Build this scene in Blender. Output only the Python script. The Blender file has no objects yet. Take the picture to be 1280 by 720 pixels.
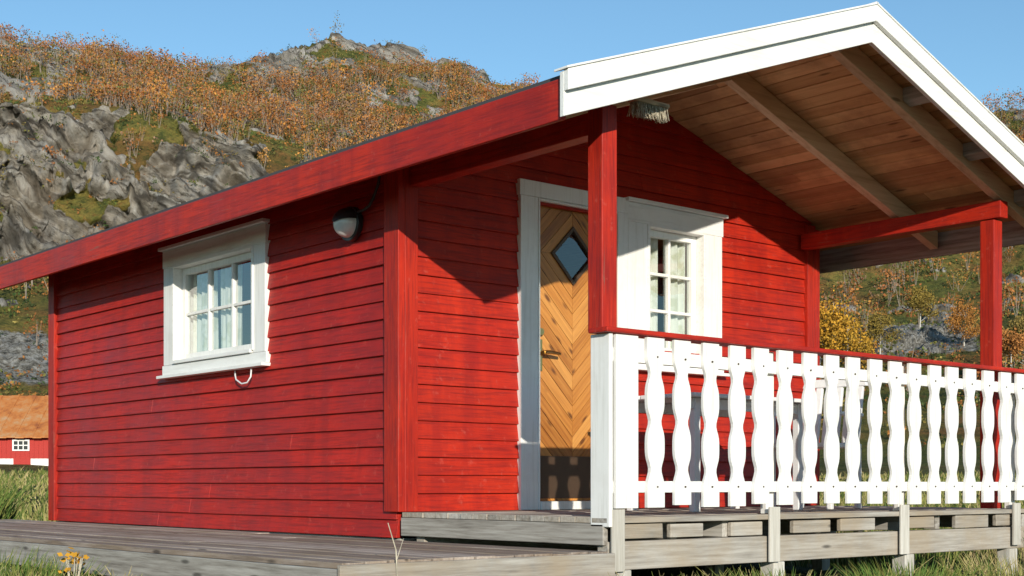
import bpy, bmesh, math, random
import numpy as np
from mathutils import Vector
random.seed(7); rng=np.random.default_rng(11)
sc=bpy.context.scene
# ------------------------------------------------------------ helpers
def link(o,parent=None):
    sc.collection.objects.link(o)
    if parent: o.parent=parent
    return o
def empty(name):
    return link(bpy.data.objects.new(name,None))
class MB:
    def __init__(s): s.v=[]; s.f=[]; s.uv=[]
    def hexa(s,p):
        n=len(s.v); s.v+= [tuple(q) for q in p]
        s.f+=[(n,n+3,n+2,n+1),(n+4,n+5,n+6,n+7),(n,n+1,n+5,n+4),(n+1,n+2,n+6,n+5),(n+2,n+3,n+7,n+6),(n+3,n,n+4,n+7)]
    def box(s,x0,x1,y0,y1,z0,z1):
        s.hexa([(x0,y0,z0),(x1,y0,z0),(x1,y1,z0),(x0,y1,z0),(x0,y0,z1),(x1,y0,z1),(x1,y1,z1),(x0,y1,z1)])
    def prism(s,pts,vec):
        n=len(s.v); k=len(pts)
        s.v+=[tuple(p) for p in pts]+[tuple(Vector(p)+Vector(vec)) for p in pts]
        s.f.append(tuple(range(n,n+k))); s.f.append(tuple(range(n+2*k-1,n+k-1,-1)))
        for i in range(k):
            j=(i+1)%k; s.f.append((n+i,n+j,n+k+j,n+k+i))
    def quad(s,a,b,c,d):
        n=len(s.v); s.v+=[a,b,c,d]; s.f.append((n,n+1,n+2,n+3))
    def tube(s,pts,r,seg=8):
        pts=[Vector(p) for p in pts]; n0=len(s.v)
        rs=r if isinstance(r,(list,tuple)) else [r]*len(pts)
        for i,p in enumerate(pts):
            d=(pts[min(i+1,len(pts)-1)]-pts[max(i-1,0)]).normalized()
            a=d.orthogonal().normalized() if i==0 else (a-d*a.dot(d)).normalized()
            b=d.cross(a)
            for k in range(seg):
                t=2*math.pi*k/seg; s.v.append(tuple(p+(a*math.cos(t)+b*math.sin(t))*rs[i]))
        for i in range(len(pts)-1):
            for k in range(seg):
                A=n0+i*seg+k; B=n0+i*seg+(k+1)%seg
                s.f.append((A,B,B+seg,A+seg))
        s.f.append(tuple(n0+k for k in range(seg))[::-1]); s.f.append(tuple(n0+(len(pts)-1)*seg+k for k in range(seg)))
    def obj(s,name,mat,parent=None,bevel=0,smooth=False):
        me=bpy.data.meshes.new(name); me.from_pydata(s.v,[],s.f)
        bm=bmesh.new(); bm.from_mesh(me); bmesh.ops.recalc_face_normals(bm,faces=bm.faces); bm.to_mesh(me); bm.free()
        me.materials.append(mat)
        if smooth:
            for p in me.polygons: p.use_smooth=True
        o=link(bpy.data.objects.new(name,me),parent)
        if bevel>0:
            m=o.modifiers.new('bev','BEVEL'); m.width=bevel; m.segments=2; m.limit_method='ANGLE'; m.angle_limit=math.radians(40)
        return o
def fast_mesh(name,V,F,mat,col=None,parent=None,smooth=False,attrs=None):
    V=np.asarray(V,dtype=np.float32); F=np.asarray(F,dtype=np.int32); k=F.shape[1]
    me=bpy.data.meshes.new(name)
    me.vertices.add(len(V)); me.vertices.foreach_set('co',V.ravel())
    me.loops.add(F.size); me.loops.foreach_set('vertex_index',F.ravel())
    me.polygons.add(len(F)); me.polygons.foreach_set('loop_start',np.arange(0,F.size,k,dtype=np.int32))
    try: me.polygons.foreach_set('loop_total',np.full(len(F),k,dtype=np.int32))
    except Exception: pass
    if smooth: me.polygons.foreach_set('use_smooth',np.ones(len(F),dtype=bool))
    me.update(calc_edges=True)
    if col is not None:
        a=me.attributes.new('col','FLOAT_COLOR','POINT')
        c=np.ones((len(V),4),dtype=np.float32); c[:,:3]=col; a.data.foreach_set('color',c.ravel())
    for n,d in (attrs or {}).items():
        a=me.attributes.new(n,'FLOAT','POINT'); a.data.foreach_set('value',np.asarray(d,dtype=np.float32).ravel())
    me.materials.append(mat); me.validate()
    return link(bpy.data.objects.new(name,me),parent)
# ------------------------------------------------------------ materials
class N:
    def __init__(s,name):
        s.m=bpy.data.materials.new(name); s.m.use_nodes=True; s.t=s.m.node_tree; s.n=s.t.nodes; s.b=s.n['Principled BSDF']
        s.out=s.n['Material Output']
    def new(s,t,**k):
        x=s.n.new(t)
        for a,b in k.items():
            if hasattr(x,a): setattr(x,a,b)
            else: x.inputs[a].default_value=b
        return x
    def l(s,a,b): s.t.links.new(a,b)
    def noise(s,vec,scale,detail=4,rough=.55):
        x=s.n.new('ShaderNodeTexNoise'); x.inputs['Scale'].default_value=scale; x.inputs['Detail'].default_value=detail; x.inputs['Roughness'].default_value=rough
        if vec is not None: s.l(vec,x.inputs['Vector'])
        return x.outputs['Fac']
    def map(s,scale,rot=(0,0,0),src=None):
        if src is None:
            src=s.n.new('ShaderNodeTexCoord').outputs['Object']
        x=s.n.new('ShaderNodeMapping'); x.inputs['Scale'].default_value=scale; x.inputs['Rotation'].default_value=rot; s.l(src,x.inputs['Vector']); return x.outputs[0]
    def ramp(s,fac,stops,interp='LINEAR'):
        x=s.n.new('ShaderNodeValToRGB'); r=x.color_ramp; r.interpolation=interp
        while len(r.elements)<len(stops): r.elements.new(.5)
        for e,(p,c) in zip(r.elements,stops):
            e.position=p; e.color=(c,c,c,1) if isinstance(c,(int,float)) else (*c,1)
        s.l(fac,x.inputs[0]); return x.outputs[0]
    def mix(s,f,a,b,blend='MIX'):
        x=s.n.new('ShaderNodeMix'); x.data_type='RGBA'; x.blend_type=blend
        for i,v in ((0,f),(6,a),(7,b)):
            if isinstance(v,(int,float)): x.inputs[i].default_value=v if i==0 else (v,v,v,1)
            elif isinstance(v,tuple): x.inputs[i].default_value=(*v,1)
            else: s.l(v,x.inputs[i])
        return x.outputs[2]
    def math(s,op,a,b=0,clamp=False):
        x=s.n.new('ShaderNodeMath'); x.operation=op; x.use_clamp=clamp
        for i,v in ((0,a),(1,b)):
            if isinstance(v,(int,float)): x.inputs[i].default_value=v
            else: s.l(v,x.inputs[i])
        return x.outputs[0]
    def attr(s,name):
        a=s.n.new('ShaderNodeAttribute'); a.attribute_name=name; return a
    def bump(s,h,strength=.3,dist=.01):
        x=s.n.new('ShaderNodeBump'); x.inputs['Strength'].default_value=strength; x.inputs['Distance'].default_value=dist
        s.l(h,x.inputs['Height']); s.l(x.outputs[0],s.b.inputs['Normal'])
    def island(s): return s.n.new('ShaderNodeNewGeometry').outputs['Random Per Island']
    def color(s,c):
        if isinstance(c,tuple): s.b.inputs['Base Color'].default_value=(*c,1)
        else: s.l(c,s.b.inputs['Base Color'])
    def rough(s,r):
        if isinstance(r,(int,float)): s.b.inputs['Roughness'].default_value=r
        else: s.l(r,s.b.inputs['Roughness'])
    def spec(s,v): s.b.inputs['Specular IOR Level'].default_value=v
AX={'x':(.05,1,1),'y':(1,.05,1),'z':(1,1,.05)}
def red_paint(name,axis,base=(.57,.030,.009),dark=(.38,.016,.009),wear=False):
    n=N(name); sx=AX[axis]
    g=n.noise(n.map(tuple(70*q for q in sx)),1,6,.65)
    big=n.noise(n.map((1,1,1)),1.6,5,.65)
    drip=n.noise(n.map((6,6,.6)),1,4,.65)
    sp=n.noise(n.map((1,1,1)),18,4,.7)
    c=n.mix(n.ramp(big,[(.38,0),(.62,1)]),dark,base)
    c=n.mix(n.ramp(n.island(),[(0,.0),(1,.6)]),c,tuple(.68*q for q in base))
    c=n.mix(n.ramp(drip,[(.48,0),(.64,.5)]),c,(.27,.013,.010))
    c=n.mix(n.ramp(g,[(.36,.6),(.54,0)]),c,(.16,.011,.010))
    c=n.mix(n.ramp(sp,[(.60,0),(.72,.4)]),c,(.54,.10,.07))
    if wear:
        w=n.noise(n.map(tuple(30*q for q in sx)),1,7,.7)
        c=n.mix(n.ramp(w,[(.63,0),(.69,.8)]),c,(.22,.10,.07))
    n.color(c); n.rough(n.ramp(big,[(.3,.42),(.7,.6)])); n.spec(.3); n.bump(g,.6,.004); return n.m
def wood(name,axis,stops,scale=40,isl=.35,rough=.75,bumpd=.003,stain=None):
    n=N(name); sx=AX[axis]
    isl_v=n.island()
    tc=n.new('ShaderNodeTexCoord').outputs['Object']
    add=n.new('ShaderNodeVectorMath'); add.operation='ADD'; n.l(tc,add.inputs[0])
    cb=n.new('ShaderNodeCombineXYZ'); k=n.math('MULTIPLY',isl_v,37.0)
    for i in range(3): n.l(k,cb.inputs[i])
    n.l(cb.outputs[0],add.inputs[1])
    g=n.noise(n.map(tuple(scale*q for q in sx),src=add.outputs[0]),1,6,.65)
    c=n.ramp(g,stops)
    c=n.mix(isl,c,n.ramp(isl_v,[(0,tuple(.55*q for q in stops[0][1])),(.5,stops[1][1]),(1,tuple(min(1,1.25*q) for q in stops[-1][1]))]))
    if stain:
        s=n.noise(n.map((2,2,2)),1,6,.65); c=n.mix(n.ramp(s,[(.43,0),(.66,.7)]),c,stain)
    v=n.new('ShaderNodeTexVoronoi'); v.inputs['Scale'].default_value=1
    n.l(n.map(tuple((9 if q==1 else 2.2) for q in sx),src=add.outputs[0]),v.inputs['Vector'])
    c=n.mix(n.ramp(v.outputs['Distance'],[(.07,.75),(.14,0)]),c,tuple(.3*q for q in stops[0][1]))
    n.color(c); n.rough(rough); n.spec(.3); n.bump(g,.6,bumpd); return n.m
def plain(name,c,r=.5,metal=0,noise=.1):
    n=N(name); f=n.noise(n.map((1,1,1)),25,4); n.color(n.mix(n.ramp(f,[(.35,0),(.65,1)]),tuple((1-noise)*q for q in c),c)); n.rough(r); n.b.inputs['Metallic'].default_value=metal; return n.m
def white_paint(name='white_paint',axis='z',dirt=.28):
    n=N(name); g=n.noise(n.map(tuple(50*q for q in AX[axis])),1,6,.6); d=n.noise(n.map((1,1,1)),2.2,7,.65)
    c=n.mix(n.ramp(g,[(.36,.4),(.50,0)]),(.83,.82,.79),(.62,.60,.55))
    c=n.mix(n.ramp(d,[(.50,0),(.70,dirt)]),c,(.50,.46,.39))
    n.color(c); n.rough(.5); n.bump(g,.35,.003); return n.m
M_redx=red_paint('red_paint_x','x'); M_redy=red_paint('red_paint_y','y',base=(.53,.022,.011),dark=(.36,.013,.010)); M_redz=red_paint('red_paint_z','z',wear=True)
M_redw=red_paint('red_paint_worn','y',wear=True)
M_wz=white_paint('white_paint_z','z'); M_wx=white_paint('white_paint_x','x'); M_wy=white_paint('white_paint_y','y')
pine=[(.3,(.42,.19,.08)),(.5,(.64,.35,.15)),(.7,(.80,.50,.26))]
M_ceil=wood('pine_ceiling','y',pine,30,.5,stain=(.34,.17,.08))
M_raft=wood('pine_rafter','x',[(.3,(.50,.33,.20)),(.5,(.66,.47,.30)),(.7,(.74,.56,.38))],30,.1)
grey=[(.3,(.13,.11,.09)),(.5,(.36,.33,.29)),(.7,(.56,.53,.48))]
M_gx=wood('weathered_wood_x','x',grey,45,.35,.85,.006,stain=(.36,.28,.19)); M_gy=wood('weathered_wood_y','y',grey,45,.35,.85,.006)
M_walk=wood('walkway_wood','y',[(.32,(.12,.09,.07)),(.5,(.34,.27,.22)),(.68,(.55,.47,.40))],45,.4,.85,.006,stain=(.25,.18,.12))
M_gz=wood('weathered_wood_z','z',[(.3,(.34,.31,.26)),(.5,(.5,.47,.41)),(.7,(.66,.63,.58))],45,.3,.85,.005)
M_black=plain('black_plastic',(.02,.02,.022),.35); M_lamp=plain('lamp_glass',(.75,.75,.72),.2)
M_cable=plain('cable_grey',(.04,.03,.03),.6)
M_brass=plain('brass',(.6,.42,.18),.3,1); M_dmetal=plain('dark_brown_metal',(.09,.055,.035),.4,.3)
M_felt=plain('roof_felt',(.06,.06,.065),.9); M_dark=plain('interior',(.25,.2,.15),.9)
M_brist=plain('bristle',(.62,.55,.42),.9,0,.4); M_white=plain('white_plastic',(.78,.78,.78),.4,0,.06)
def glass():
    n=N('window_glass'); t=n.new('ShaderNodeBsdfTransparent'); t.inputs[0].default_value=(.88,.93,.93,1)
    g=n.new('ShaderNodeBsdfGlossy'); g.inputs['Roughness'].default_value=.01
    f=n.new('ShaderNodeLayerWeight'); f.inputs[0].default_value=.5
    k=n.math('ADD',n.math('MULTIPLY',n.math('POWER',f.outputs['Facing'],2.5),.9),.14,True)
    m=n.new('ShaderNodeMixShader'); n.l(k,m.inputs[0]); n.l(t.outputs[0],m.inputs[1]); n.l(g.outputs[0],m.inputs[2]); n.l(m.outputs[0],n.out.inputs[0]); return n.m
M_glass=glass()
def curtain():
    n=N('curtain_fabric'); v=n.noise(n.map((9,9,9)),1,3); c=n.mix(n.ramp(v,[(.5,0),(.6,.6)]),(.78,.76,.68),(.50,.50,.33)); n.color(c); n.rough(.9)
    return n.m
M_cur=curtain()
# ------------------------------------------------------------ dimensions (m)
W=4.04; L=5.40; XC=2.02; ZA=2.965; S=.35; YF=-1.98; YB=6.05; OV=.42
def zu(x): return ZA-S*abs(x-XC)
cabin=empty('red_cabin')
P=.113
def siding(name,axis,plane,sgn,a0,a1,z0,ztop,opens,mat,gable=False):
    mb=MB(); z=z0; i=0
    def put(l0,l1,t0,t1,zb,zt,j):
        def q(a,o,zz):
            c=plane+sgn*o
            return (a,c,zz) if axis=='x' else (c,a,zz)
        ob=.030+j; ot=.010+j
        k=random.uniform(-.002,.002)
        pr=[(l0,-.012,zb),(l1,-.012,zb+k),(l1,ob,zb+k),(l0,ob,zb)]
        tp=[(t0,-.012,zt),(t1,-.012,zt),(t1,ot,zt),(t0,ot,zt)]
        mb.hexa([q(*p) for p in pr]+[q(*p) for p in tp])
    while z<ztop-.01:
        zt=min(z+P+.006,ztop if not gable else 9)
        j=random.uniform(-.003,.003)
        if gable:
            def lim(zz):
                d=(ZA-zz)/S
                return max(a0,XC-d),min(a1,XC+d)
            l0,l1=lim(z+.001); t0,t1=lim(min(zt,ZA-.01))
            if l1-l0<.08: break
            zt=min(zt,ZA-.01)
        else: l0,l1,t0,t1=a0,a1,a0,a1
        segs=[(l0,l1,t0,t1)]
        for (o0,o1,oz0,oz1) in opens:
            if z+P*.5>oz0 and z+P*.5<oz1:
                ns=[]
                for (b0,b1,c0,c1) in segs:
                    if o0>b0 and o1<b1: ns+=[(b0,o0,c0,o0),(o1,b1,o1,c1)]
                    else: ns.append((b0,b1,c0,c1))
                segs=ns
        for (b0,b1,c0,c1) in segs:
            if b1-b0>2.6 and random.random()<.45:
                k=random.uniform(b0+.8,b1-.8)
                put(b0,k-.001,c0,k-.001,z,zt,j); put(k+.001,b1,k+.001,c1,z,zt,j+.001)
            else: put(b0,b1,c0,c1,z,zt,j)
        z+=P; i+=1
    return mb.obj(name,mat,cabin,.0025)
SW=(1.72,2.95,1.12,1.86); FW=(2.13,2.72,1.10,2.02); DR=(1.085,1.835,0.0,2.07)
siding('side_wall','y',0,-1,.0,L,-.16,zu(0)+.01,[SW],M_redy)
siding('front_wall','x',0,-1,.0,W,.0,9,[FW,DR],M_redx,gable=True)
siding('far_side_wall','y',W,1,.0,L,-.16,zu(0)+.01,[],M_redy)
siding('rear_wall','x',L,1,.0,W,-.16,9,[],M_redx,gable=True)
mb=MB(); mb.box(.02,W-.02,.02,L-.02,-.14,-.03); mb.obj('cabin_floor',M_dark,cabin)
mb=MB(); mb.box(.0,W,0.001,L-.001,-.30,-.165); mb.obj('foundation_beam',M_gy,cabin)
mb=MB()
mb.box(-.052,-.001,-.054,.10,-.0,zu(0)-.05); mb.box(0,.10,-.052,-.003,.0,zu(0)-.02)
mb.box(W-.10,W,-.052,-.003,.0,zu(0)-.02); mb.box(W+.001,W+.052,-.054,.10,0,zu(0)-.05)
mb.box(-.052,-.001,L-.08,L+.052,-.16,zu(0)-.05); mb.box(W+.001,W+.052,L-.08,L+.052,-.16,zu(0)-.05)
mb.obj('corner_boards',M_redz,cabin,.004)
def window(axis,plane,sgn,o,cas,rows,cols,nm,sill=True,cap=.03):
    a0,a1,z0,z1=o
    def B(mb,p0,p1,d0,d1,q0,q1):
        c0,c1=sorted((plane+sgn*d0,plane+sgn*d1))
        if axis=='x': mb.box(p0,p1,c0,c1,q0,q1)
        else: mb.box(c0,c1,p0,p1,q0,q1)
    v=MB(); B(v,a0-cas,a0,.0,.048,z0-.02,z1); B(v,a1,a1+cas,.0,.048,z0-.02,z1); v.obj(nm+'_side_casing',M_wz,cabin,.003)
    c=MB()
    B(c,a0-cas-.01,a1+cas+.01,.0,.052,z1,z1+.135)
    B(c,a0-cas-cap,a1+cas+cap,.0,.085,z1+.137,z1+.162)
    B(c,a0-cas-.02,a1+cas+.02,.0,.050,z0-.10,z0-.022)
    B(c,a0-cas-.035,a1+cas+.035,.0,.095,z0-.125,z0-.102)
    B(c,a0-.012,a0+.012,-.12,.058,z0,z1-.002); B(c,a1-.012,a1+.012,-.12,.058,z0,z1-.002)
    B(c,a0+.013,a1-.013,-.12,.056,z1-.014,z1+.01); B(c,a0+.013,a1-.013,-.12,.07,z0-.018,z0+.008)
    c.obj(nm+'_casing',M_wx if axis=='x' else M_wy,cabin,.003)
    s=MB(); f=.05; i0,i1,k0,k1=a0+.014,a1-.014,z0+.010,z1-.016
    B(s,i0,i0+f,-.065,-.02,k0,k1); B(s,i1-f,i1,-.065,-.02,k0,k1)
    B(s,i0+f,i1-f,-.065,-.02,k0,k0+f); B(s,i0+f,i1-f,-.065,-.02,k1-f,k1)
    gw=(i1-i0-2*f); gh=(k1-k0-2*f)
    for i in range(1,cols):
        x=i0+f+gw*i/cols; B(s,x-.012,x+.012,-.060,-.024,k0+f,k1-f)
    for i in range(1,rows):
        z=k0+f+gh*i/rows; B(s,i0+f,i1-f,-.058,-.026,z-.011,z+.011)
    s.obj(nm+'_sash',M_wz,cabin,.003)
    g=MB(); c_=plane-sgn*.045; A0,A1,Z0,Z1=i0+f-.004,i1-f+.004,k0+f-.004,k1-f+.004
    if axis=='x': g.quad((A0,c_,Z0),(A1,c_,Z0),(A1,c_,Z1),(A0,c_,Z1))
    else: g.quad((c_,A0,Z0),(c_,A1,Z0),(c_,A1,Z1),(c_,A0,Z1))
    g.obj(nm+'_glass',M_glass,cabin)
    return i0+f,i1-f,k0+f,k1-f
def curtains(axis,plane,sgn,spans,z0,z1,nm,dep=.095):
    V=[];F=[]
    for (a,b) in spans:
        n=90; base=len(V)
        for r in range(9):
            for i in range(n+1):
                t=a+(b-a)*i/n; z=z0+(z1-z0)*r/8
                d=-dep-.014*math.sin(t*85+.5*math.sin(t*13))-.005*math.sin(t*190+r*.3)
                c=plane+sgn*d
                V.append((t,c,z) if axis=='x' else (c,t,z))
        for r in range(8):
            for i in range(n): q=base+r*(n+1)+i; F.append((q,q+1,q+n+2,q+n+1))
    fast_mesh(nm,V,F,M_cur,parent=cabin,smooth=True)
w=window('y',0,-1,SW,.17,2,3,'side_window')
curtains('y',0,-1,[(w[0]+.36,w[0]+.66),(w[0]+.74,w[1]+.02)],w[2]-.02,w[3]+.02,'side_window_curtain')
w=window('x',0,-1,FW,.20,3,2,'front_window')
curtains('x',0,-1,[(w[0]-.02,w[0]+.18),(w[0]+.25,w[1]+.02)],w[2]-.02,w[3]+.02,'front_window_curtain')
# ---- door
c=MB()
c.box(.935,1.085,-.050,0,.0,2.07); c.box(1.835,1.925,-.050,0,.0,2.07); c.box(.925,1.928,-.053,0,2.071,2.175)
c.box(1.086,1.10,-.056,.10,.0,2.07); c.box(1.82,1.834,-.056,.10,.0,2.07); c.box(1.101,1.819,-.055,.10,2.052,2.068)
c.box(1.101,1.819,-.07,.10,.0,.055)
c.obj('door_frame',M_wz,cabin,.003)
def door_mat():
    n=N('door_pine'); uv=n.new('ShaderNodeUVMap').outputs[0]; isl=n.island()
    add=n.new('ShaderNodeVectorMath'); add.operation='ADD'; n.l(uv,add.inputs[0]); cb=n.new('ShaderNodeCombineXYZ'); k=n.math('MULTIPLY',isl,23.0)
    n.l(k,cb.inputs[0]); n.l(k,cb.inputs[1]); n.l(cb.outputs[0],add.inputs[1])
    g=n.noise(n.map((2.5,60,1),src=add.outputs[0]),1,5,.65)
    c=n.ramp(g,[(.34,(.28,.085,.016)),(.5,(.50,.195,.036)),(.66,(.64,.29,.065))])
    c=n.mix(.5,c,n.ramp(isl,[(0,(.20,.065,.015)),(.5,(.48,.19,.04)),(1,(.70,.35,.10))]))
    v=n.new('ShaderNodeTexVoronoi'); v.inputs['Scale'].default_value=1; n.l(n.map((4.5,13,1),src=add.outputs[0]),v.inputs['Vector'])
    c=n.mix(n.ramp(v.outputs['Distance'],[(.10,.9),(.22,0)]),c,(.12,.04,.012))
    n.color(c); n.rough(.38); n.bump(g,.3,.002); return n.m
M_door=door_mat()
def clip(poly,a,b,c):
    out=[]
    for i in range(len(poly)):
        p,q=poly[i],poly[(i+1)%len(poly)]
        dp=a*p[0]+b*p[1]-c; dq=a*q[0]+b*q[1]-c
        if dp<=0: out.append(p)
        if dp*dq<0:
            t=dp/(dp-dq); out.append((p[0]+t*(q[0]-p[0]),p[1]+t*(q[1]-p[1])))
    return out
DX0,DX1,DZ0,DZ1=1.102,1.818,.058,2.05; DC=1.46; WZ=1.73; bw=.105; R0=.19
mb=MB(); mb.box(DX0,DX1,.034,.07,DZ0,WZ-R0-.0); mb.box(DX0,DX1,.034,.07,WZ+R0,DZ1); 
mb.box(DX0,DC-R0,.034,.07,WZ-R0,WZ+R0); mb.box(DC+R0,DX1,.034,.07,WZ-R0,WZ+R0); mb.obj('door_core',M_dark,cabin)
V=[];F=[];UV=[]
for sx in(-1,1):
    for sz in(-1,1):
        for k in range(20):
            r0=R0+k*bw; r1=r0+bw-.0055
            rect=[(DX0,DZ0),(DX1,DZ0),(DX1,DZ1),(DX0,DZ1)]
            p=[(x-DC,z-WZ) for x,z in rect]
            p=clip(p,-sx,0,-.001); p=clip(p,0,-sz,-.001) if len(p)>2 else p
            if len(p)>2: p=clip(p,sx,sz,r1)
            if len(p)>2: p=clip(p,-sx,-sz,-r0)
            if len(p)<3: continue
            n=len(V); kk=len(p)
            for d in(.022,.036):
                for x,z in p: V.append((x+DC,d,z+WZ)); UV.append(((x*sx-z*sz)*.707,(x*sx+z*sz)*.707))
            F.append(tuple(range(n,n+kk)))
            for i in range(kk): j=(i+1)%kk; F.append((n+i,n+j,n+kk+j,n+kk+i))
me=bpy.data.meshes.new('door_planks'); me.from_pydata(V,[],F); ul=me.uv_layers.new(name='UVMap')
for l in me.loops: ul.data[l.index].uv=UV[l.vertex_index]
bm=bmesh.new(); bm.from_mesh(me); bmesh.ops.recalc_face_normals(bm,faces=bm.faces); bm.to_mesh(me); bm.free()
me.materials.append(M_door); link(bpy.data.objects.new('door_planks',me),cabin)
mb=MB()
def dia(r): return [(DC-r,WZ),(DC,WZ-r),(DC+r,WZ),(DC,WZ+r)]
o,i_=dia(R0+.012),dia(R0-.022)
for k in range(4):
    a,b,c2,d=o[k],o[(k+1)%4],i_[(k+1)%4],i_[k]
    mb.prism([(a[0],.008,a[1]),(b[0],.008,b[1]),(c2[0],.008,c2[1]),(d[0],.008,d[1])],(0,.03,0))
mb.obj('door_window_frame',M_dmetal,cabin,.003)
mb=MB(); dd=dia(R0-.02); mb.quad(*[(x,.03,z) for x,z in dd]); mb.obj('door_window_glass',M_glass,cabin)
mb=MB(); mb.box(DX0+.02,DX1-.02,.012,.0215,.075,.36); mb.obj('door_kick_shade_plate',M_dmetal,cabin,.002)  # kick plate made tall and dark to deepen the railing's shadow here
mb=MB()
mb.box(1.135,1.175,.010,.0215,.93,1.14); mb.tube([(1.155,.02,1.05),(1.155,-.045,1.05)],.013); mb.tube([(1.148,-.045,1.05),(1.20,-.05,1.052),(1.285,-.045,1.045)],[.014,.014,.011])
mb.tube([(1.155,.02,1.19),(1.155,-.005,1.19)],.024,12)
mb.obj('door_handle',M_brass,cabin,smooth=False)
# ---- roof
def slope(mb,x0,x1,y0,y1,lo,hi):
    z=zu
    mb.hexa([(x0,y0,z(x0)+lo),(x1,y0,z(x1)+lo),(x1,y1,z(x1)+lo),(x0,y1,z(x0)+lo),(x0,y0,z(x0)+hi),(x1,y0,z(x1)+hi),(x1,y1,z(x1)+hi),(x0,y1,z(x0)+hi)])
mb=MB(); mr=MB(); bwid=.108; nb=int((XC+OV)/bwid)
bwid=(XC+OV-.003)/nb
for side in(0,1):
    for i in range(nb):
        if side==0: x0=XC-(i+1)*bwid; x1=XC-i*bwid-.008
        else: x0=XC+i*bwid+.008; x1=XC+(i+1)*bwid
        k=random.uniform(0,.005)
        t=mr if x1<.02 else mb
        j=random.uniform(-1.2,-.2) if random.random()<.4 else random.uniform(.5,3)
        slope(t,x0,x1,YF+.002,j,k,.022+k); slope(t,x0,x1,j+.002,YB,k,.022+k)
mb.obj('roof_boarding',M_ceil,cabin,.002); mr.obj('eave_soffit',M_redy,cabin,.002)
mb=MB(); slope(mb,-OV-.02,XC,YF-.03,YB+.03,.029,.05); slope(mb,XC,W+OV+.02,YF-.03,YB+.03,.029,.05); mb.obj('roof_covering',M_felt,cabin)
mb=MB()
for y in (-1.72,-.88):
    slope(mb,XC-.0,W+OV-.03,y-.035,y+.035,-.135,-.003); slope(mb,-OV+.03,XC-.001,y-.035,y+.035,-.135,-.003)
mb.obj('rafters',M_raft,cabin,.004)
mb=MB()
for x in (.9,1.5,2.75,3.45,4.1):
    slope(mb,x-.04,x+.04,YF+.002,-1.757,-.085,-.003)
mb.obj('lookouts',M_gy,cabin,.003)
mb=MB(); mb.box(-OV-.028,-OV,YF+.01,YB,1.935,2.135); mb.obj('eave_fascia',M_redw,cabin,.004)
mb=MB(); mb.box(W+OV,W+OV+.028,YF+.01,YB,1.935,2.135); mb.obj('far_eave_fascia',M_gy,cabin,.004)
mb=MB()
for (x0,x1) in ((-OV-.05,XC-.001),(XC+.001,W+OV+.05)):
    slope(mb,x0,x1,YF-.030,YF,-.155,.062)
    slope(mb,x0-.0,x1+.0,YF-.062,YF-.031,-.035,.068)
    slope(mb,x0,x1,YB,YB+.03,-.155,.062)
    slope(mb,x0-.012,x1+.012,YF-.070,YF+.03,.070,.082)
mb.obj('bargeboards',M_wx,cabin,.003)
mb=MB()
mb.box(.03,.14,-1.755,-1.645,.965,zu(.09)-.14); mb.box(W-.20,W-.09,-1.735,-1.625,.0,2.02)
mb.obj('porch_posts',M_redz,cabin,.006)
mb=MB()
mb.box(.035,.135,-1.643,-.055,2.00,2.12); mb.box(W-.195,W-.095,-1.78,-.055,2.03,2.15)
mb.obj('porch_beams',M_redw,cabin,.005)
# ------------------------------------------------------------ porch deck
deck=empty('porch_deck')
mb=MB(); y=-1.86; 
while y<-.08:
    mb.box(-.03+random.uniform(-.006,.006),W+.04,y,min(y+.117,-.056),-.032,random.uniform(-.003,.002)); y+=.122
mb.obj('deck_boards',M_gx,deck,.003)
mb=MB()
x=.10
while x<W: mb.box(x-.024,x+.024,-1.80,-.06,-.125,-.033); x+=.42
mb.obj('joists',M_gy,deck,.003)
mb=MB()
for a,b in((.09,.40),(.46,.72),(.95,1.22),(1.5,1.85),(1.95,2.3),(2.62,2.95),(3.2,3.6),(3.7,4.0)):
    mb.box(a,b,-1.835,-1.803,-.122+random.uniform(0,.012),-.036-random.uniform(0,.008))
mb.box(-.01,W+.02,-1.84,-1.76,-.275,-.127); mb.box(0,W,-.25,-.17,-.275,-.127)
mb.obj('front_beam',M_gx,deck,.005)
mb=MB(); mb.box(-.035,.0,-1.83,-.056,-.145,-.034); mb.box(W+.005,W+.04,-1.83,-.056,-.145,-.034); mb.obj('side_rim',M_gy,deck,.005)
mb=MB()
for x in(.1,1.35,2.65,3.9):
    mb.box(x-.05,x+.05,-1.85,-1.75,-.75,-.276); mb.box(x-.05,x+.05,-.26,-.16,-.75,-.276)
mb.obj('stilts',M_gz,deck,.005)
# ------------------------------------------------------------ railing
rail=empty('porch_railing')
def slat(mb,xc,y0,y1,wid,z0,z1):
    zs=np.linspace(z0,z1,44); Lp=[];Rp=[]; tl=random.uniform(-.006,.006); ph=random.uniform(-.008,.008)
    for z in zs:
        w=wid/2
        for c0 in(.74,.49,.24): w-=.025*math.exp(-((z-c0-ph)/.05)**2)
        Lp.append((xc-w+tl*z,y0,z)); Rp.append((xc+w+tl*z,y0,z))
    mb.prism(Lp+Rp[::-1],(0,y1-y0,0))
mb=MB(); n=18
mb.box(.005,.165,-1.885,-1.862,.045,.935)
for i in range(n):
    xc=.30+i*(W-.09-.30)/(n-1); xc+=random.uniform(-.008,.008)
    slat(mb,xc,-1.885+random.uniform(-.003,.003),-1.863,.128,.05+random.uniform(-.012,.012),.935)
mb.obj('slats',M_wz,rail,.002)
mb=MB(); mb.box(.0,W+.01,-1.861,-1.825,.125,.185); mb.box(.0,W+.01,-1.861,-1.825,.80,.87); mb.obj('rails',M_wx,rail,.003)
mb=MB(); mb.box(-.035,-.008,-1.875,-1.735,-.05,.94)
for x in(1.30,2.60,3.93): mb.box(x-.035,x+.035,-1.824,-1.78,.0,.93)
mb.box(0,.09,-1.822,-1.77,.0,.93)
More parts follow.
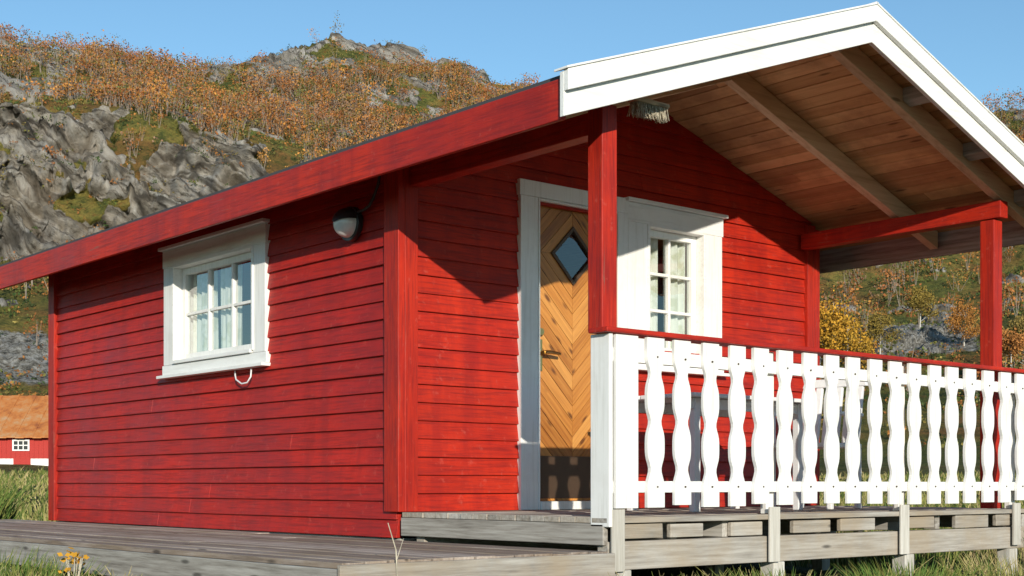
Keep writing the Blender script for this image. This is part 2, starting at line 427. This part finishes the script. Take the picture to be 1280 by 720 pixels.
mb.obj('rail_posts',M_wz,rail,.004)
mb=MB()
for x in(.03,1.28,2.56,3.90): mb.box(x-.045,x+.045,-1.878,-1.8625,-.27+random.uniform(-.02,.02),.040)
mb.obj('post_feet',M_gz,rail,.003)
mb=MB(); mb.box(-.075,W+.05,-1.90,-1.76,.942,.968); mb.obj('handrail_cap',M_redx,rail,.005)
mb=MB()
for i in range(n):
    xc=.30+i*(W-.09-.30)/(n-1)
    for z in(.155,.835): mb.tube([(xc+.005,-1.890,z),(xc+.005,-1.884,z)],.0055,6)
mb.obj('screws',M_dmetal,rail)
# ------------------------------------------------------------ walkway
walk=empty('wooden_walkway')
mb=MB(); x=-1.66; 
while x<-.08:
    x1=min(x+.114,-.055); j=random.uniform(0,3); e0=-1.9+random.uniform(-.015,.004)
    mb.box(x,x1,e0,j,-.198,-.168+random.uniform(-.004,.003)); mb.box(x,x1,j+.003,6.3,-.198,-.168+random.uniform(-.004,.003)); x+=.122
mb.obj('walk_boards',M_walk,walk,.003)
mb=MB(); mb.box(-1.68,-1.64,-1.9,6.3,-.345,-.199); mb.box(-.25,-.21,-1.85,6.3,-.345,-.199); mb.obj('side_joists',M_gy,walk,.004)
mb=MB(); mb.box(-1.70,-.06,-1.945,-1.920,-.31,-.178); mb.obj('end_joist',M_gx,walk,.004)
mb=MB()
for y in(-1.7,.2,2.2,4.2,6): mb.box(-1.63,-1.54,y-.045,y+.045,-.7,-.2)
mb.obj('feet',M_gz,walk,.004)
# ------------------------------------------------------------ lamp
lamp=empty('wall_lamp')
def dome(name,mat,c,ry,rz,dx,t0,t1,ex=1.0):
    V=[];F=[];n=28;m=10
    for i in range(m+1):
        ph=math.pi/2*i/m
        for k in range(n+1):
            t=t0+(t1-t0)*k/n
            V.append((c[0]-dx*math.sin(ph)**.8*ex,c[1]+ry*ex*math.cos(ph)*math.cos(t),c[2]+rz*ex*math.cos(ph)*math.sin(t)))
    for i in range(m):
        for k in range(n): q=i*(n+1)+k; F.append((q,q+1,q+n+2,q+n+1))
    fast_mesh(name,V,F,mat,parent=lamp,smooth=True)
LC=(-.055,.47,1.83)
dome('diffuser',M_lamp,LC,.092,.092,.11,0,2*math.pi)
dome('hood',M_black,LC,.092,.092,.11,math.radians(12),math.radians(168),1.08)
mb=MB(); cir=[(-.068,LC[1]+.112*math.cos(t),LC[2]+.112*math.sin(t)) for t in np.linspace(0,2*math.pi,33)[:-1]]
mb.prism(cir,(.04,0,0)); mb.obj('base',M_black,lamp,.006)
mb=MB(); mb.tube([(-.06,.37,1.89),(-.06,.30,1.895),(-.062,.24,1.91),(-.062,.20,1.95),(-.064,.14,2.03),(-.066,.12,2.10),(-.066,.115,2.2)],.010); mb.obj('cable',M_cable,lamp,smooth=True)
cab=empty('loose_cable')
mb=MB(); mb.tube([(-.06,1.72,.99),(-.07,1.71,.93),(-.075,1.75,.89),(-.075,1.83,.885),(-.07,1.92,.92),(-.05,1.97,.955),(-.04,1.99,.99)],.006); mb.obj('cord',M_white,cab,smooth=True)
br=empty('scrub_brush')
mb=MB(); mb.box(.20,.46,-1.83,-1.770,2.175,2.20); mb.obj('brush_back',M_raft,br,.006)
mb=MB()
for i in range(420):
    x=random.uniform(.21,.45); y=random.uniform(-1.825,-1.775); s=random.uniform(-.025,.025)
    mb.tube([(x,y,2.175),(x+s,y+random.uniform(-.02,.02),2.175-random.uniform(.05,.075))],.0022,3)
mb.obj('bristles',M_brist,br)
# porch furniture
tb=empty('patio_table')
mb=MB()
for i in range(6): mb.box(1.25,2.45,-1.28+i*.115,-1.28+i*.115+.105,.70,.725)
for x in(1.33,2.33):
    for y in(-1.22,-.68): mb.box(x,x+.05,y,y+.05,0,.699)
mb.box(1.3,2.4,-1.21,-1.18,.63,.698); mb.box(1.3,2.4,-.67,-.64,.63,.698)
mb.obj('table_slats',M_white,tb,.005)
def chair(x,y,a,nm):
    e=empty(nm); mb=MB()
    mb.box(-.24,.24,-.22,.24,.42,.45)
    for i in range(6): mb.hexa([(-.22+i*.078,.22,.46),(-.17+i*.078,.22,.46),(-.17+i*.078,.25,.46),(-.22+i*.078,.25,.46),(-.22+i*.078,.30,.86),(-.17+i*.078,.30,.86),(-.17+i*.078,.33,.86),(-.22+i*.078,.33,.86)])
    mb.hexa([(-.25,.295,.86),(.25,.295,.86),(.25,.335,.86),(-.25,.335,.86),(-.23,.30,.92),(.23,.30,.92),(.23,.34,.92),(-.23,.34,.92)])
    for sx in(-.24,.20):
        mb.box(sx,sx+.04,-.22,-.18,0,.64); mb.box(sx,sx+.04,.2,.24,0,.42); mb.box(sx-.005,sx+.045,-.24,.26,.641,.665)
    mb.obj('frame',M_white,e,.006); e.location=(x,y,0); e.rotation_euler=(0,0,a)
chair(2.85,-.95,math.radians(-80),'patio_chair'); 
# ------------------------------------------------------------ terrain
CX,CY,CZ=-4.918,-6.892,.167; FWD=np.array([.645,.764]); RGT=np.array([.764,-.645]); F_=1717.
lat=rng.random((256,256))
def vnoise(x,y):
    xi=np.floor(x).astype(int); yi=np.floor(y).astype(int); fx=x-xi; fy=y-yi
    fx=fx*fx*(3-2*fx); fy=fy*fy*(3-2*fy)
    a=lat[xi%256,yi%256]; b=lat[(xi+1)%256,yi%256]; c=lat[xi%256,(yi+1)%256]; d=lat[(xi+1)%256,(yi+1)%256]
    return (a*(1-fx)+b*fx)*(1-fy)+(c*(1-fx)+d*fx)*fy
def fbm(x,y,o=5,g=.5):
    s=0;a=1;t=0
    for i in range(o): s=s+a*vnoise(x+17.3*i,y+9.1*i); t+=a; a*=g; x=x*2.03; y=y*2.03
    return s/t
def ridged(x,y,o=5,g=.55):
    s=0;a=1;t=0
    for i in range(o): s=s+a*(1-np.abs(2*vnoise(x+31.7*i,y+5.3*i)-1)); t+=a; a*=g; x=x*2.07; y=y*2.07
    return s/t
th=np.concatenate([np.radians(np.linspace(-180,-34,50)[:-1]),np.radians(np.linspace(-34,34,900)),np.radians(np.linspace(34,180,50)[1:-1])])
R=np.concatenate([np.geomspace(.6,80,90)[:-1],np.linspace(80,172,110)[:-1],np.linspace(172,232,240)[:-1],np.linspace(232,345,170)[:-1],np.geomspace(345,3500,24)])
def ygrid(px,tab): 
    k=np.array(tab,float); return np.interp(px,k[:,0],k[:,1])
nt,nr=len(th),len(R)
ct=np.cos(th); pxc=np.where(ct>.15,640+F_*np.tan(np.clip(th,-1.4,1.4)),np.where(th<0,-9000,9000))
esky=(606-ygrid(pxc,[(-9000,590),(-2200,580),(-1200,450),(-500,150),(-200,66),(0,62),(60,74),(150,82),(235,92),(290,82),(340,76),(380,60),(412,50),(440,58),(500,76),(560,92),(640,108),(670,116),(900,150),(1100,146),(1240,142),(1290,136),(1700,200),(2600,500),(3500,580),(9000,592)]))/F_
ratio=np.clip(esky/.3,0,1.1)
e215=ygrid(pxc,[(-500,.25),(0,.268),(200,.266),(320,.244),(400,.225),(660,.19),(1280,.18)])*np.minimum(1,ratio)
e190=ygrid(pxc,[(-500,.17),(0,.168),(200,.172),(320,.178),(400,.175),(660,.15),(1280,.15)])*np.minimum(1,ratio)
e140=.10*np.minimum(1,ratio)
H=np.zeros((nt,nr))
for i in range(nt):
    c=max(ct[i],.35)
    pk=esky[i]*300*c
    H[i]=np.interp(R,[0,12,30,80,95,140,190,215,300,330,450,1200,3500],[-.50,-.50,-.35,.8,1.8,CZ+e140[i]*140*c,CZ+e190[i]*190*c,CZ+e215[i]*215*c,CZ+pk,CZ+pk*.99,pk*.9,pk*.4,pk*.2])
TH,RR=np.meshgrid(th,R,indexing='ij'); PX=np.repeat(pxc[:,None],nr,1)
X=CX+RR*(np.cos(TH)*FWD[0]+np.sin(TH)*RGT[0]); Y=CY+RR*(np.cos(TH)*FWD[1]+np.sin(TH)*RGT[1])
def sm(x,a,b): t=np.clip((x-a)/(b-a),0,1); return t*t*(3-2*t)
far=np.clip((RR-100)/60,0,1)
H+=far*(fbm(X/34,Y/34,4)-.5)*6*np.clip(1.2-(RR/300)*.6,0.4,1)
H+=far*(fbm(X/7,Y/7,4)-.5)*2.6
H+=sm(RR,225,250)*(1-sm(RR,330,360))*(ridged(X/30+5,Y/30,3)-.6)*7
H+=np.clip((RR-14)/40,0,1)*(1-far)*(fbm(X/9,Y/9,3)-.5)*.5 + np.clip((RR-2)/6,0,1)*(fbm(X/.8,Y/.8,3)-.5)*.05
E=(H-CZ)/(RR*np.maximum(np.cos(TH),.35))
nz=fbm(X/16,Y/16,4)-.5
cliff=sm(RR+nz*30,174,182)*(1-sm(RR+nz*30,213,221))*(1-sm(PX+nz*260,380,450))*sm(fbm(X/8+7,Y/8,5),.38,.43)
top=sm(RR,225,245)*(1-sm(RR,330,360))
crag=sm(fbm(X/9+31,Y/9+3,5)+.06*sm(PX,230,330)*(1-sm(PX,600,700))*sm(E,.28,.31)+.02*sm(E,.24,.3),.59,.63)*top
crag2=sm(fbm(X/6+61,Y/6+13,5),.66,.70)*sm(RR,120,150)
scree=(np.exp(-((PX-10)/75)**4-((E-.092+.02*nz)/.020)**4)+np.exp(-((PX-1155)/75)**4-((E-.103-.02*nz)/.014)**4))*sm(RR,90,100)
sT=TH*200; hh=H+0
wrp=fbm(X/12+4,Y/12+2,4)
p=sT*.50+hh*.86+wrp*5; q=-sT*.86+hh*.50+wrp*3
def saw(t): f=t-np.floor(t); return np.where(f<.82,f/.82,(1-f)/.18)
slab=saw(p/5.6+fbm(q/14,p/14,3)*1.2)-.5; slab2=saw(p/1.8+fbm(q/6+9,p/8,3)*1.3)-.5; blk=saw(q/8+fbm(p/7,q/12+40,3)*1.6)-.5
blk2=saw(q/3.2+fbm(p/4+9,q/7+4,3)*1.8)-.5
fine=fbm(p/.7,q/2.2,5,.6)-.5; lump=fbm(sT/8,hh/6+9,3)-.5
dsp=cliff*(slab*4.4+slab2*1.7+blk*2.8+blk2*1.2+fine*2.4+lump*8)
H=H+cliff*(slab*1.0+fine*1.2)+crag*(1.0+blk*.8+slab2*.8+fine*2.0)+crag2*(.9+fine*1.5)+scree*(fbm(X/.9,Y/.9,3)-.5)*1.4
RR2=RR-dsp
X=CX+RR2*(np.cos(TH)*FWD[0]+np.sin(TH)*RGT[0]); Y=CY+RR2*(np.cos(TH)*FWD[1]+np.sin(TH)*RGT[1])
rock=np.clip(cliff+crag+crag2+scree,0,1)
def ground_mat():
    n=N('mountain_ground'); tc=n.new('ShaderNodeTexCoord').outputs['Object']
    rk=n.attr('rock').outputs['Fac']; sc_=n.attr('scree')
    a=n.noise(n.map((1,1,1),src=tc),.055,6,.6); b=n.noise(n.map((1,1,1),src=tc),.5,7,.72); c=n.noise(n.map((1,1,1),src=tc),3,5,.7)
    veg=n.ramp(a,[(.32,(.075,.095,.022)),(.43,(.16,.16,.036)),(.50,(.26,.20,.05)),(.58,(.25,.125,.04)),(.70,(.14,.12,.03))])
    veg=n.mix(n.ramp(b,[(.38,.9),(.50,0)]),veg,(.05,.07,.018))
    veg=n.mix(n.ramp(b,[(.55,0),(.67,.7)]),veg,(.31,.14,.04))
    veg=n.mix(n.ramp(c,[(.3,.75),(.6,0)]),veg,(.05,.052,.02))
    cb=n.new('ShaderNodeCombineXYZ'); n.l(n.attr('bp').outputs['Fac'],cb.inputs[0]); n.l(n.math('MULTIPLY',n.attr('bq').outputs['Fac'],.17),cb.inputs[1])
    r1=n.noise(cb.outputs[0],.6,10,.78); r2=n.noise(cb.outputs[0],2.4,6,.72); r3=n.noise(n.map((1,1,1),src=tc),.12,4,.6)
    vo=n.new('ShaderNodeTexVoronoi'); vo.feature='DISTANCE_TO_EDGE'; vo.inputs['Scale'].default_value=.45; n.l(cb.outputs[0],vo.inputs['Vector'])
    rc=n.ramp(r1,[(.36,(.06,.052,.042)),(.44,(.23,.205,.17)),(.55,(.39,.36,.315)),(.66,(.54,.52,.475))])
    rc=n.mix(n.ramp(r2,[(.37,.85),(.46,0)]),rc,(.06,.052,.042))
    rc=n.mix(n.ramp(vo.outputs['Distance'],[(.015,.8),(.07,0)]),rc,(.05,.043,.035))
    rc=n.mix(n.ramp(r3,[(.46,0),(.66,.5)]),rc,(.27,.22,.16))
    msk=n.math('ADD',rk,n.math('MULTIPLY',n.math('SUBTRACT',b,.5),2.0))
    col=n.mix(n.ramp(msk,[(.50,0),(.62,1)]),veg,rc)
    scl=n.ramp(n.noise(n.map((1,1,1),src=tc),1.3,6,.8),[(.38,(.06,.055,.045)),(.5,(.27,.25,.21)),(.6,(.47,.45,.41))])
    col=n.mix(n.ramp(n.math('ADD',sc_.outputs['Fac'],n.math('MULTIPLY',n.math('SUBTRACT',b,.5),1.6)),[(.42,0),(.55,1)]),col,scl)
    gr=n.ramp(n.noise(n.map((1,1,1),src=tc),1.2,6,.7),[(.35,(.05,.06,.018)),(.5,(.125,.13,.038)),(.65,(.24,.21,.09))])
    col=n.mix(n.attr('near').outputs['Fac'],col,gr)
    n.color(col); n.rough(.95); n.spec(.15)
    hgt=n.math('ADD',n.math('MULTIPLY',r1,.9),n.math('MULTIPLY',b,.5)); n.bump(hgt,.9,1.5); return n.m
M_gr=ground_mat()
near=1-sm(RR,70,105)
jr=int(np.argmin(abs(R-84)))
def sheet(name,j0,j1):
    sl=slice(j0,j1); k=j1-j0
    V=np.stack([X[:,sl],Y[:,sl],H[:,sl]],-1).reshape(-1,3)
    i=np.arange(nt)[:,None]; j=np.arange(k-1)[None,:]
    A=i*k+j; B=((i+1)%nt)*k+j
    F=np.stack([A,A+1,B+1,B],-1).reshape(-1,4)
    return fast_mesh(name,V,F,M_gr,smooth=True,attrs={'rock':rock[:,sl],'near':near[:,sl],'scree':np.clip(scree,0,1)[:,sl],'bp':p[:,sl],'bq':q[:,sl]})
sheet('ground',0,jr+1); sheet('mountain',jr,nr)
# ---------------------------------------------------------------- vegetation
def col_mat(name,rough=.9):
    n=N(name); n.color(n.attr('col').outputs['Color']); n.rough(rough); n.spec(.1); return n.m
M_leaf=col_mat('foliage'); M_grass=col_mat('grass_blades')
def quads(c,s,up=0.0):
    n=len(c); nm=rng.normal(size=(n,3)); nm[:,0]-=.3; nm[:,1]-=.6; nm[:,2]+=.3
    nm/=np.linalg.norm(nm,axis=1)[:,None]
    a=np.cross(nm,rng.normal(size=(n,3))); a/=np.linalg.norm(a,axis=1)[:,None]; b=np.cross(nm,a)
    s=np.asarray(s).reshape(-1,1); a=a*s; b=b*s*.7
    V=np.stack([c-a,c-b,c+a,c+b],1).reshape(-1,3); F=np.arange(4*n).reshape(-1,4); return V,F
PAL=np.array([(.38,.155,.04),(.29,.11,.035),(.42,.20,.05),(.20,.15,.045),(.27,.10,.035),(.12,.12,.035),(.32,.16,.055),(.22,.13,.08),(.34,.13,.04)])
def forest(name,pts,hts,nl,ls,pal,stems=3,flat=.32,clumps=6,stemc=(.34,.28,.23),base=.0):
    n=len(pts); ci=rng.integers(0,len(pal),n)
    cc=rng.normal(size=(n,clumps,3))*np.array([flat*.6,flat*.6,.17])+np.array([0,0,.58-base])
    k=rng.integers(0,clumps,(n,nl)); off=rng.normal(size=(n,nl,3))*np.array([.11,.11,.10])
    c=np.take_along_axis(cc,k[:,:,None].repeat(3,2),1)+off
    c[:,:,2]=np.maximum(c[:,:,2],.05)
    P_=pts[:,None,:]+c*hts[:,None,None]
    V,F=quads(P_.reshape(-1,3),(hts[:,None]*ls*rng.uniform(.6,1.4,(n,nl))).ravel())
    col=pal[ci][:,None,:]*rng.uniform(.75,1.25,(n,1,1))*rng.uniform(.6,1.35,(n,nl,1))
    col=np.repeat(col.reshape(-1,3),4,0)
    if stems:
        base_=np.repeat(pts,stems,0)-np.array([0,0,.3]); hh=np.repeat(hts,stems)
        tip=base_+np.stack([rng.normal(size=n*stems)*.16*hh,rng.normal(size=n*stems)*.16*hh,hh*rng.uniform(.75,1.0,n*stems)],1)
        w=(.009*hh)[:,None]; Vs=[]
        for (dx,dy) in((1,0),(0,1)):
            d=np.array([dx,dy,0]); Vs.append(np.stack([base_-d*w,base_+d*w,tip+d*w*.3,tip-d*w*.3],1).reshape(-1,3))
        Vs=np.concatenate(Vs); Fs=np.arange(len(Vs)).reshape(-1,4)+len(V)
        V=np.concatenate([V,Vs]); F=np.concatenate([F,Fs]); col=np.concatenate([col,np.tile(np.array(stemc),(len(Vs),1))])
    return fast_mesh(name,V,F,M_leaf,col=col)
clump=fbm(X/13+3,Y/13+8,4); E2=(H-CZ)/(RR*np.maximum(np.cos(TH),.35))
area=RR*np.gradient(R)[None,:]*np.gradient(th)[:,None]
vis=(PX>-300)*(PX<1450)
dens=np.zeros_like(RR)
dens+=(1-sm(PX,215,270))*sm(E2,.262,.275)*1.1*(RR<300)
dens+=sm(PX,215,260)*(1-sm(PX,680,760))*sm(E2,.230,.245)*(1-sm(E2,.287,.302))*1.5*(RR<295)
dens+=sm(PX,900,1000)*sm(E2,.15,.18)*.55*(RR<300)
dens+=.10*sm(RR,110,130)*(RR<300)
dens*=sm(clump,.38,.49)*(1-rock*.85)*vis
pw=(dens*area).ravel(); pw/=pw.sum()
idx=rng.choice(len(pw),4200,p=pw,replace=False)
pts=np.stack([X.ravel()[idx],Y.ravel()[idx],H.ravel()[idx]],1)
forest('birch_forest',pts,rng.uniform(2.4,5.0,len(pts)),58,.040,PAL)
d2=sm(fbm(X/6+90,Y/6,4),.40,.56)*(1-rock*.45)*sm(RR,92,110)*(RR<300)*vis*(1-np.clip(scree,0,1)*.8)
pw=(d2*area).ravel(); pw/=pw.sum(); idx=rng.choice(len(pw),12500,p=pw,replace=False)
pts=np.stack([X.ravel()[idx],Y.ravel()[idx],H.ravel()[idx]],1)
PAL2=np.array([(.10,.12,.03),(.05,.08,.025),(.22,.17,.05),(.32,.14,.04),(.15,.14,.04),(.05,.07,.025),(.26,.11,.035)])
forest('mountain_shrubs',pts,rng.uniform(.5,1.7,len(pts)),18,.10,PAL2,stems=0,flat=.6,base=.35)
def wpos(px,d):
    a=(px-640)/F_*d; p_=np.array([CX,CY])+d*FWD+a*RGT
    t=math.atan2(a,d); r=math.hypot(a,d); i=int(np.argmin(abs(th-t))); j=int(np.argmin(abs(R-r)))
    return float(p_[0]),float(p_[1]),float(H[i,j])
def birch(px,d,h,pal,K=3600):
    x,y,z=wpos(px,d); e=empty('birch_tree'); e.location=(x,y,z)
    mb=MB(); tips=[]
    tr=[(0,0,-.3),(.03*h,.01*h,.3*h),(.01*h,-.02*h,.6*h),(.03*h,0,.93*h)]
    mb.tube(tr,[.018*h,.013*h,.008*h,.003*h],7)
    for k in range(16):
        t=random.uniform(.10,.85); a=random.uniform(0,6.28); l=h*.42*(1.05-t)+.05*h
        b=Vector((.02*h,0,t*h)); m=b+Vector((math.cos(a)*l*.5,math.sin(a)*l*.5,l*.35)); f=b+Vector((math.cos(a)*l,math.sin(a)*l,l*.55))
        mb.tube([b,m,f],[.006*h,.004*h,.002*h],5); tips+= [m,f,(m+f)/2]
    mb.obj('trunk',M_gz,e)
    tips=np.array([tuple(t) for t in tips]+[(0.03*h,0,.9*h),(.02*h,0,.7*h)])
    c=tips[rng.integers(0,len(tips),K)]+rng.normal(size=(K,3))*h*.06
    c[:,2]=np.maximum(c[:,2],.05)
    V,F=quads(c,rng.uniform(.06,.12,K)*h/5)
    fast_mesh('crown',V,F,M_leaf,col=np.repeat(pal*rng.uniform(.55,1.35,(K,1)),4,0),parent=e)
for px,d,h,pc in((1040,128,7.6,(.46,.24,.03)),(1024,136,7.0,(.40,.19,.03)),(1058,126,5.6,(.42,.24,.035)),(1100,140,4.6,(.24,.17,.04)),(1262,112,5.6,(.40,.17,.05)),(1284,118,6,(.24,.17,.05)),(1205,140,4.4,(.36,.16,.04)),(1150,150,4.8,(.24,.17,.04))):
    birch(px,d,h,np.array([pc]))
# ---- grass
n=110000
t=rng.uniform(-.42,.42,n); r=np.exp(rng.uniform(math.log(3.6),math.log(75),n))
gx=CX+r*(np.cos(t)*FWD[0]+np.sin(t)*RGT[0]); gy=CY+r*(np.cos(t)*FWD[1]+np.sin(t)*RGT[1])
keep=~(((gx>-1.72)&(gx<W+.03)&(gy>-1.95)&(gy<6.3)))
gx,gy,r,t=gx[keep],gy[keep],r[keep],t[keep]
ti=np.clip(np.interp(t,th,np.arange(nt)),0,nt-2); ri=np.clip(np.interp(r,R,np.arange(nr)),0,nr-2)
i0=ti.astype(int); j0=ri.astype(int); fi=ti-i0; fj=ri-j0
gz=(H[i0,j0]*(1-fi)+H[i0+1,j0]*fi)*(1-fj)+(H[i0,j0+1]*(1-fi)+H[i0+1,j0+1]*fi)*fj
tuft=fbm(gx/.5,gy/.5,3); hgt=rng.uniform(.04,.13,len(gx))*(.5+1.3*sm(tuft,.4,.7))*(1+r/90)
wid=.0035+.0009*r*rng.uniform(.6,1.2,len(gx)); az=rng.uniform(0,2*np.pi,len(gx)); ln=rng.uniform(.1,.8,len(gx))*hgt
def blades(b,sd,dr,ln,hgt):
    m=b+dr*(ln*.35)[:,None]+np.array([0,0,1])*(hgt*.6)[:,None]; tp=b+dr*ln[:,None]+np.array([0,0,1])*hgt[:,None]
    V=np.stack([b-sd,b+sd,m+sd*.8,m-sd*.8,m-sd*.8,m+sd*.8,tp+sd*.15,tp-sd*.15],1).reshape(-1,3)
    return V,np.arange(len(V)).reshape(-1,4)
b=np.stack([gx,gy,gz-.01],1); sd=np.stack([RGT[0]*np.ones_like(gx)+.5*np.cos(az),RGT[1]+.5*np.sin(az),0*gx],1); sd/=np.linalg.norm(sd,axis=1)[:,None]; sd*=(wid/2)[:,None]
dr=np.stack([np.cos(az),np.sin(az),0*az],1)
V,F=blades(b,sd,dr,ln,hgt)
gp=np.array([(.08,.12,.03),(.14,.16,.04),(.26,.24,.08),(.37,.30,.14),(.07,.095,.025)])
g_i=np.clip((fbm(gx/1.5+5,gy/1.5,3)*1.4-.25)*5+rng.normal(size=len(gx))*1.0,0,4.99).astype(int)
fast_mesh('grass',V,F,M_grass,col=np.repeat(gp[g_i]*rng.uniform(.6,1.25,(len(gx),1)),8,0))
def weed(name,x,y,z,n,h,spread,pal,w=.006):
    a=rng.uniform(0,2*np.pi,n); rr=rng.random(n)**.6*spread; hh_=h*rng.uniform(.4,1.1,n)
    b=np.stack([x+rr*np.cos(a),y+rr*np.sin(a),np.full(n,z)],1); d=np.stack([np.cos(a),np.sin(a),0*a],1); s=np.stack([RGT[0]+0*a,RGT[1]+0*a,0*a],1)*w/2
    V,F=blades(b,s,d,hh_*rng.uniform(.1,.7,n),hh_)
    return fast_mesh(name,V,F,M_grass,col=np.repeat(pal[rng.integers(0,len(pal),n)]*rng.uniform(.6,1.25,(n,1)),8,0))
GG=np.array([(.08,.14,.03),(.12,.17,.04),(.18,.19,.05)]); GY=np.array([(.34,.28,.12),(.42,.34,.17),(.18,.19,.06)])
weed('grass_tuft',-.75,6.9,-.42,1500,.66,.8,GG,.014); weed('grass_tuft',-2.0,7.2,-.42,900,.48,.6,GG,.014)
for (x,y,h) in((-2.1,.5,.24),(-2.0,1.3,.26),(-2.5,.1,.2),(-2.6,.9,.22),(-2.8,2.2,.26),(-2.3,-.3,.15)): weed('grass_tuft',x,y,-.48,260,h,.3,GG if y>.3 else GY,.007)
for (x,y) in((1.0,-2.2),(2.3,-2.1),(3.2,-2.3),(4.6,-1.6),(4.9,-.4),(.6,-2.4),(5.4,-1.9),(4.3,-2.2),(1.7,-2.5)): weed('grass_tuft',x,y,-.48,220,.19 if x<4.2 else .40,.35,GY if random.random()<.5 else GG,.007)
st=empty('dry_weed_stalk'); mb=MB()
mb.tube([(-1.40,-1.96,-.50),(-1.42,-1.96,-.12),(-1.47,-1.97,.0)],[.004,.003,.002],5); mb.tube([(-1.415,-1.96,-.16),(-1.38,-1.96,-.07)],[.002,.001],4); mb.obj('stem',M_brist,st)
pl=empty('autumn_plant'); c=rng.normal(size=(40,3))*np.array([.04,.04,.025])+np.array([-1.95,.30,-.235]); V,F=quads(c,rng.uniform(.012,.022,40)); fast_mesh('leaves',V,F,M_leaf,col=np.tile(np.array([[.5,.26,.03]]),(len(V),1)),parent=pl)
mb=MB(); 
for k in range(8): mb.tube([(-1.95,.30,-.5),(-1.95+random.uniform(-.05,.05),.30+random.uniform(-.05,.05),-.23)],.003,4)
mb.obj('stems',M_brist,pl)
# ------------------------------------------------------------ barn
barn=empty('red_barn')
x,y,z=wpos(66,82); barn.location=(x,y,0); barn.rotation_euler=(0,0,math.atan2(RGT[1],RGT[0])+.06)
def rust():
    n=N('rusty_roof'); a=n.noise(n.map((1,1,.35)),.8,6,.75); c=n.ramp(a,[(.32,(.28,.08,.025)),(.48,(.52,.18,.04)),(.60,(.50,.26,.11)),(.7,(.45,.36,.28))]); n.color(c); n.rough(.7); return n.m
M_rust=rust(); b0=z-.3; FB=b0+.72
M_bred=plain('barn_red',(.50,.04,.03),.8,0,.35)
mb=MB(); mb.box(-16,0,0,8,FB,3.2); mb.prism([(-.0,0,3.2),(-.0,8,3.2),(-.0,4,5.6)],(-16,0,0))
for i in range(60): mb.box(-16+i*.27,-16+i*.27+.06,-.03,.0,FB,3.2)
mb.obj('walls',M_bred,barn)
mb=MB(); mb.box(-16,-.02,.02,7.98,b0-1,FB); mb.obj('foundation',M_wx,barn)
mb=MB(); mb.box(-2.3,-1.3,-.04,.015,b0+.1,FB); mb.obj('cellar_door',M_bred,barn)
mb=MB()
for s in(0,1):
    for i in range(33):
        a=-16.4+i*.512; zt=.03*(i%2)
        yy=(-.5,4) if s==0 else (8.5,4)
        mb.hexa([(a,yy[0],2.92+zt),(a+.51,yy[0],2.92+zt),(a+.51,yy[1],5.66+zt),(a,yy[1],5.66+zt),(a,yy[0],2.98+zt),(a+.51,yy[0],2.98+zt),(a+.51,yy[1],5.72+zt),(a,yy[1],5.72+zt)])
mb.obj('roof',M_rust,barn)
mb=MB(); mb.box(-2.35,-1.35,-.08,-.031,2.18,2.86); mb.obj('window_frame',M_wz,barn)
mb=MB()
for i in range(3):
    for j in range(2): mb.box(-2.26+i*.29,-2.26+i*.29+.23,-.09,-.081,2.26+j*.28,2.26+j*.28+.22)
mb.obj('window_panes',M_black,barn)
# ------------------------------------------------------------ light, world, camera
d=Vector((1.1,1.95,-.60)); sun=bpy.data.lights.new('sun','SUN'); sun.energy=5.0; sun.angle=math.radians(.5); sun.color=(1,.93,.80)
so=link(bpy.data.objects.new('sun',sun)); so.rotation_euler=d.to_track_quat('-Z','Y').to_euler()
w=bpy.data.worlds.new('World'); sc.world=w; w.use_nodes=True; nt_=w.node_tree
sky=nt_.nodes.new('ShaderNodeTexSky'); sky.sky_type='NISHITA'; sky.sun_disc=False
el=math.atan2(.60,math.hypot(1.1,1.95)); sky.sun_elevation=el; sky.sun_rotation=math.atan2(-1.1,-1.95)%(2*math.pi)
sky.air_density=1.0; sky.dust_density=.0; sky.ozone_density=1.0
mx=nt_.nodes.new('ShaderNodeMix'); mx.data_type='RGBA'; mx.blend_type='MULTIPLY'; mx.inputs[0].default_value=1; mx.inputs[7].default_value=(.74,1.0,1.14,1)
nt_.links.new(sky.outputs[0],mx.inputs[6])
bg=nt_.nodes['Background']; nt_.links.new(mx.outputs[2],bg.inputs[0]); bg.inputs[1].default_value=.14
cam=bpy.data.cameras.new('camera'); cam.lens=36*F_/1280; cam.sensor_width=36; cam.shift_y=.192; cam.clip_end=8000; cam.clip_start=.05
co=link(bpy.data.objects.new('camera',cam)); co.location=(CX,CY,CZ); co.rotation_euler=(math.pi/2,0,-math.atan2(.645,.764)); sc.camera=co
sc.view_settings.view_transform='Standard'; sc.view_settings.look='None'; sc.view_settings.exposure=0
